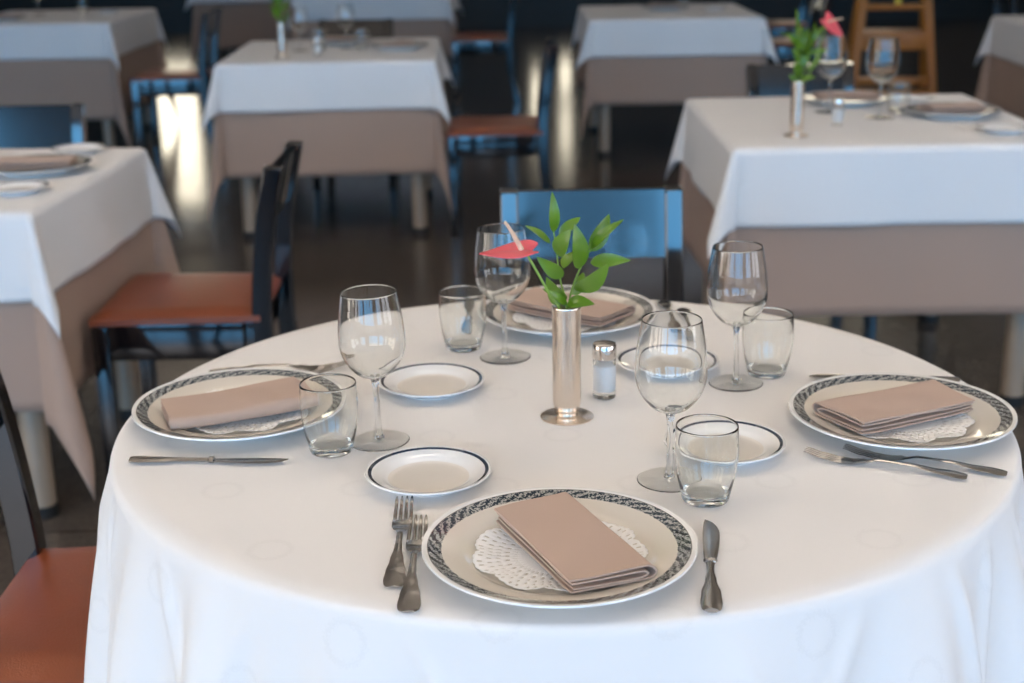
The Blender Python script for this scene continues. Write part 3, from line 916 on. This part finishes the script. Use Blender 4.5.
# facing: 0 looks to -y, 90 looks to +x, -90 looks to -x
put_chair(.170, 2.66, 0, 'black chair facing us across the round table, its back glinting blue behind the flower')
put_chair(-.795, 3.41, -90, 'black chair with rust seat seen side-on between the round table and the left table')
put_chair(-.53, 1.775, 90, 'black chair with rust seat tucked against the left side of the round cloth')
put_chair(.885, 1.66, -90, 'black chair with dark red seat mostly hidden at the right side of the round cloth')
put_chair(-1.49, 4.12, 0, 'black chair behind the left table, its back half blue with reflected sky')
put_chair(1.045, 4.86, 0, 'dark chair behind the right table, back showing between the vase and the wine glasses')
put_chair(-.055, 6.12, -90, 'dark blue-black chair with rust seat side-on, right of the table with green leaves')
put_chair(-.775, 7.22, 0, 'dark chair whose back shows behind the glasses on the table with green leaves')
put_chair(-1.93, 8.30, -90, 'dark chair in the gap between the two left back tables')
put_chair(-.18, 10.25, -90, 'dark chair with rust seat far back, right of the rearmost white tables')
put_chair(3.62, 9.9, 90, 'dark chair with rust seat far back in the upper right corner')
put_chair(2.05, 10.9, -90, 'dark chair with brown seat at the top, beside the middle distance table')
put_chair(1.84, 9.5, -90, 'dark chair standing right of the middle distance table, behind the red flower')

# child's high chair of orange varnished pine
def high_chair(loc, rz):
    r = empty('high_chair', loc, rz)
    def bar(name, a, b, w, t, par=r, mat=M['pine']):
        a, b = Vector(a), Vector(b); d = (b - a).normalized()
        s = d.cross(Vector((0, 0, 1)) if abs(d.z) < .9 else Vector((0, 1, 0))).normalized(); u = s.cross(d).normalized()
        vs = [p + s * w / 2 * i + u * t / 2 * j for p in (a, b) for i, j in ((-1, -1), (1, -1), (1, 1), (-1, 1))]
        o = mesh_obj(name, vs, [(0, 1, 2, 3), (4, 5, 6, 7)] + [(q, (q + 1) % 4, 4 + (q + 1) % 4, 4 + q) for q in range(4)], mat, par, 30)
        bv = o.modifiers.new('round', 'BEVEL'); bv.width = .004; bv.segments = 2
        return o
    for s in (-1, 1):
        bar('leg', (s * .25, -.24, 0), (s * .165, -.10, .92), .045, .03)
        bar('leg', (s * .25, .26, 0), (s * .165, .03, .98), .045, .03)
        bar('stretcher', (s * .225, -.20, .30), (s * .225, .19, .30), .03, .02)
        bar('armrest', (s * .175, -.14, .82), (s * .175, .10, .82), .04, .022)
    bar('stretcher', (-.225, -.195, .30), (.225, -.195, .30), .035, .02)
    bar('stretcher', (-.225, .187, .30), (.225, .187, .30), .035, .02)
    box('seat', (-.175, -.13, .600), (.175, .13, .625), M['pine'], r, .005)
    box('footrest', (-.20, -.255, .36), (.20, -.13, .38), M['pine'], r, .005)
    box('front_panel', (-.19, -.165, .53), (.19, -.145, .63), M['pine'], r, .005)
    for z in (.74, .84, .94): bar('back_slat', (-.165, .085 - .0 * z, z), (.165, .085, z), .05, .016)
    bar('crossbar', (-.185, -.125, .77), (.185, -.125, .77), .035, .02)
    bar('strap', (.01, -.142, .78), (.01, -.150, .92), .035, .006, r, M['yellow'])
    return tag(r, 'orange varnished wooden high chair standing behind the right table', 'high chair')
high_chair((2.20, 8.25, 0), math.radians(-8))

# ------------------------------------------------------------------ the round table is laid
G = dict(pl='dinner plates with a slate leaf border', br='bread plates with a navy line', nk='folded taupe napkins', do='lace paper doilies', wi='wine glasses', tu='tumblers', fo='forks', kn='knives')
PZ = T + .0068
def setting(px, py, rz_nap, where, nx=None, ny=None, rzp=0):
    plate((px, py, T), rzp, 'cream dinner plate ' + where, G['pl'])
    doily((px, py, PZ), rzp, 'white lace doily under the napkin ' + where, G['do'])
    napkin((px + (nx or 0), py + (ny or 0), PZ + .0074), math.radians(rz_nap), 'folded taupe napkin on the plate ' + where, G['nk'])
setting(.043, 1.276, -67, 'nearest the camera on the round table', .010, -.006, .3)
setting(-.347, 1.705, 204, 'at the left side of the round table', -.003, -.013, 1.3)
setting(.477, 1.637, 26, 'at the right side of the round table', -.006, 0, 2.2)
setting(.088, 2.108, -38, 'at the far side, behind the vase', 0, 0, 3.0)
for x, y, l in ((-.097, 1.484, 'small white bread plate with navy line above the two front forks'), (-.109, 1.801, 'small white bread plate with navy line between the left wine glass and the far tumbler'),
                (.248, 1.557, 'small white bread plate with navy line behind the front tumbler'), (.215, 1.868, 'small white bread plate half hidden behind salt shaker and front wine glass')):
    bread((x, y, T), 0, l, G['br'])
for x, y, l in ((.174, 1.474, 'stemmed wine glass in front, between silver shaker and front tumbler'), (-.163, 1.611, 'stemmed wine glass by the left plate, between two bread plates'),
                (.300, 1.801, 'stemmed wine glass at right, in front of the square right table'), (-.010, 1.933, 'stemmed wine glass behind the pink flower')):
    o = wine((x, y, T + .0008), 0, l, G['wi'])
    o.rotation_euler.y = -math.radians({-.163: 1.6, .300: .9, -.010: .9}.get(x, 0))
for x, y, l in ((.207, 1.418, 'empty tumbler standing before the front wine glass'), (-.218, 1.580, 'empty tumbler overlapping the right rim of the left plate'),
                (.347, 1.835, 'empty tumbler behind the right wine glass'), (-.071, 1.978, 'empty tumbler left of the pink flower at the far side')):
    tumbler((x, y, T + .0008), 0, l, G['tu'])
def lay(P_, end, tip, label, group, dz=0, k=1):
    a = math.atan2(tip[1] - end[1], tip[0] - end[0]); P_((end[0], end[1], T + .0003 + dz), a, label, group).scale = (k, k, k)
lay(fork, (-.1170, 1.222), (-.1195, 1.420), 'steel fork left of the front plate, the farther one pushed up', G['fo'])
lay(fork, (-.1000, 1.172), (-.1015, 1.370), 'steel fork left of the front plate, the lower one beside its rim', G['fo'])
lay(fork, (.553, 1.471), (.391, 1.543), 'steel fork below the right plate, the one closer to the plate', G['fo'], 0, .92)
lay(fork, (.506, 1.464), (.342, 1.537), 'steel fork below the right plate, the one farther from the plate', G['fo'], 0, .92)
lay(fork, (-.425, 1.885), (-.229, 1.897), 'steel fork beyond the left plate, its tines showing farther from the plate', G['fo'])
lay(fork, (-.445, 1.856), (-.249, 1.870), 'steel fork beyond the left plate, closest behind its rim', G['fo'])
lay(fork, (.246, 2.206), (.250, 2.008), 'steel fork right of the far plate, closest to its rim', G['fo'])
lay(fork, (.272, 2.160), (.274, 1.962), 'steel fork right of the far plate, outer one near the wine glass rim', G['fo'])
lay(knife, (.178, 1.161), (.203, 1.359), 'steel knife right of the front plate', G['kn'])
lay(knife, (-.453, 1.558), (-.267, 1.546), 'steel knife below the left plate', G['kn'], 0, .95)
lay(knife, (.597, 1.790), (.405, 1.817), 'steel knife behind the right plate, only its tip showing', G['kn'])
lay(knife, (-.066, 2.226), (-.066, 2.030), 'steel knife seen through the far tumbler', G['kn'])
G_V = 'silver bud vases'
vase((.068, 1.686, T), 0, 'slim silver bud vase with disc foot in the middle of the round table', G_V)
sprig((.069, 1.690, T + .006), 0, 'sprig of glossy green leaves in the vase on the round table', 'green sprigs in vases')
anthurium((.0655, 1.688, T + .002), 0, 'pink anthurium leaning left out of the vase on the round table', 'anthuriums')
shaker((.120, 1.757, T + .0006), 0, 'glass salt shaker with metal cap beside the silver vase on the round table', 'salt shakers')

# ------------------------------------------------------------------ the tables behind
def bg_setting(px, py, a, where): 
    plate((px, py, T), a, 'dinner plate ' + where, G['pl'])
    napkin((px, py, PZ + .0074), a, 'folded taupe napkin on the plate ' + where, G['nk'])
# right-hand table
bg_setting(1.300, 4.150, .25, 'at the right end of the right table')
bg_setting(1.060, 4.445, .1, 'behind the salt shaker on the right table')
bread((1.345, 3.840, T), 0, 'bread plate at the front right of the right table', G['br'])
bread((1.262, 4.445, T), 0, 'bread plate at the back of the right table, behind its right napkin', G['br'])
wine((.965, 4.27, T + .0008), 0, 'blurred wine glass just right of the red flower', G['wi']).scale = (1.2, 1.2, 1.2)
wine((1.085, 4.14, T + .0008), 0, 'blurred wine glass in front of the orange high chair', G['wi']).scale = (1.2, 1.2, 1.2)
tumbler((1.162, 4.235, T + .0008), 0, 'blurred tumbler beside the wine glass before the high chair', G['tu'])
vase((.782, 3.840, T), 0, 'blurred silver bud vase holding the red flower on the right table', G_V)
bushy((.782, 3.840, T + .006), .4, 'blurred green leaves in the vase on the right table', 'green sprigs in vases')
red_flower((.782, 3.840, T), 0, 'red-pink anthurium leaning right over the right table', 'anthuriums')
shaker((.932, 4.010, T + .0008), 0, 'blurred white salt shaker on the right table', 'salt shakers')
# table with green leaves
vase((-.955, 6.130, T), 0, 'blurred silver bud vase on the table with green leaves', G_V)
bushy((-.955, 6.130, T + .006), 2.4, 'blurred green leaves at the top, on the table behind the left wine glass', 'green sprigs in vases')
wine((-.915, 6.40, T + .0008), 0, 'far wine glass close to the green leaves', G['wi'])
wine((-.720, 6.50, T + .0008), 0, 'far wine glass in front of the dark chair back', G['wi'])
tumbler((-.835, 6.42, T + .0008), 0, 'far tumbler between the two wine glasses near the green leaves', G['tu'])
tumbler((-.648, 6.42, T + .0008), 0, 'far tumbler right of the wine glass before the dark chair back', G['tu'])
shaker((-.815, 6.200, T + .0008), 0, 'far salt shaker before the glasses on the table with green leaves', 'salt shakers')
bg_setting(-.745, 6.675, 0, 'at the back of the table with green leaves')
bg_setting(-.480, 6.400, 1.2, 'at the right end of the table with green leaves')
# left table
bg_setting(-1.175, 3.500, .1, 'on the left table, cut by the picture edge')
bread((-1.135, 3.235, T), 0, 'bread plate at the near edge of the left table', G['br'])
bread((-1.150, 3.770, T), 0, 'bread plate at the far end of the left table', G['br'])
bread((-1.420, 3.725, T), 0, 'bread plate at the left picture edge on the left table', G['br'])
# far left table
wine((-2.86, 8.90, T + .0008), 0, 'glinting far wine glass on the far left table', G['wi'])
tumbler((-2.62, 9.00, T + .0008), 0, 'glinting far tumbler on the far left table', G['tu'])
bg_setting(-2.95, 8.50, 0, 'on the far left table')
bread((-2.45, 8.95, T), 0, 'bread plate on the far left table', G['br'])
# middle distance table
bg_setting(.92, 8.42, 0, 'on the middle distance table at the top')
bread((1.20, 8.35, T), 0, 'bread plate on the middle distance table', G['br'])
tumbler((1.04, 8.52, T + .0008), 0, 'far tumbler on the middle distance table', G['tu'])

# ------------------------------------------------------------------ picture
vs_ = scene.view_settings
scene.display_settings.display_device = 'sRGB'
vs_.view_transform = 'Standard'; vs_.look = 'None'; vs_.gamma = 1; vs_.use_curve_mapping = False
vs_.exposure = 0.0
cy = scene.cycles
cy.max_bounces = 14; cy.transmission_bounces = 12; cy.glossy_bounces = 6; cy.diffuse_bounces = 4; cy.transparent_max_bounces = 8
cy.sample_clamp_indirect = 40; cy.blur_glossy = .5; cy.caustics_refractive = True; cy.caustics_reflective = True
cy.use_denoising = True
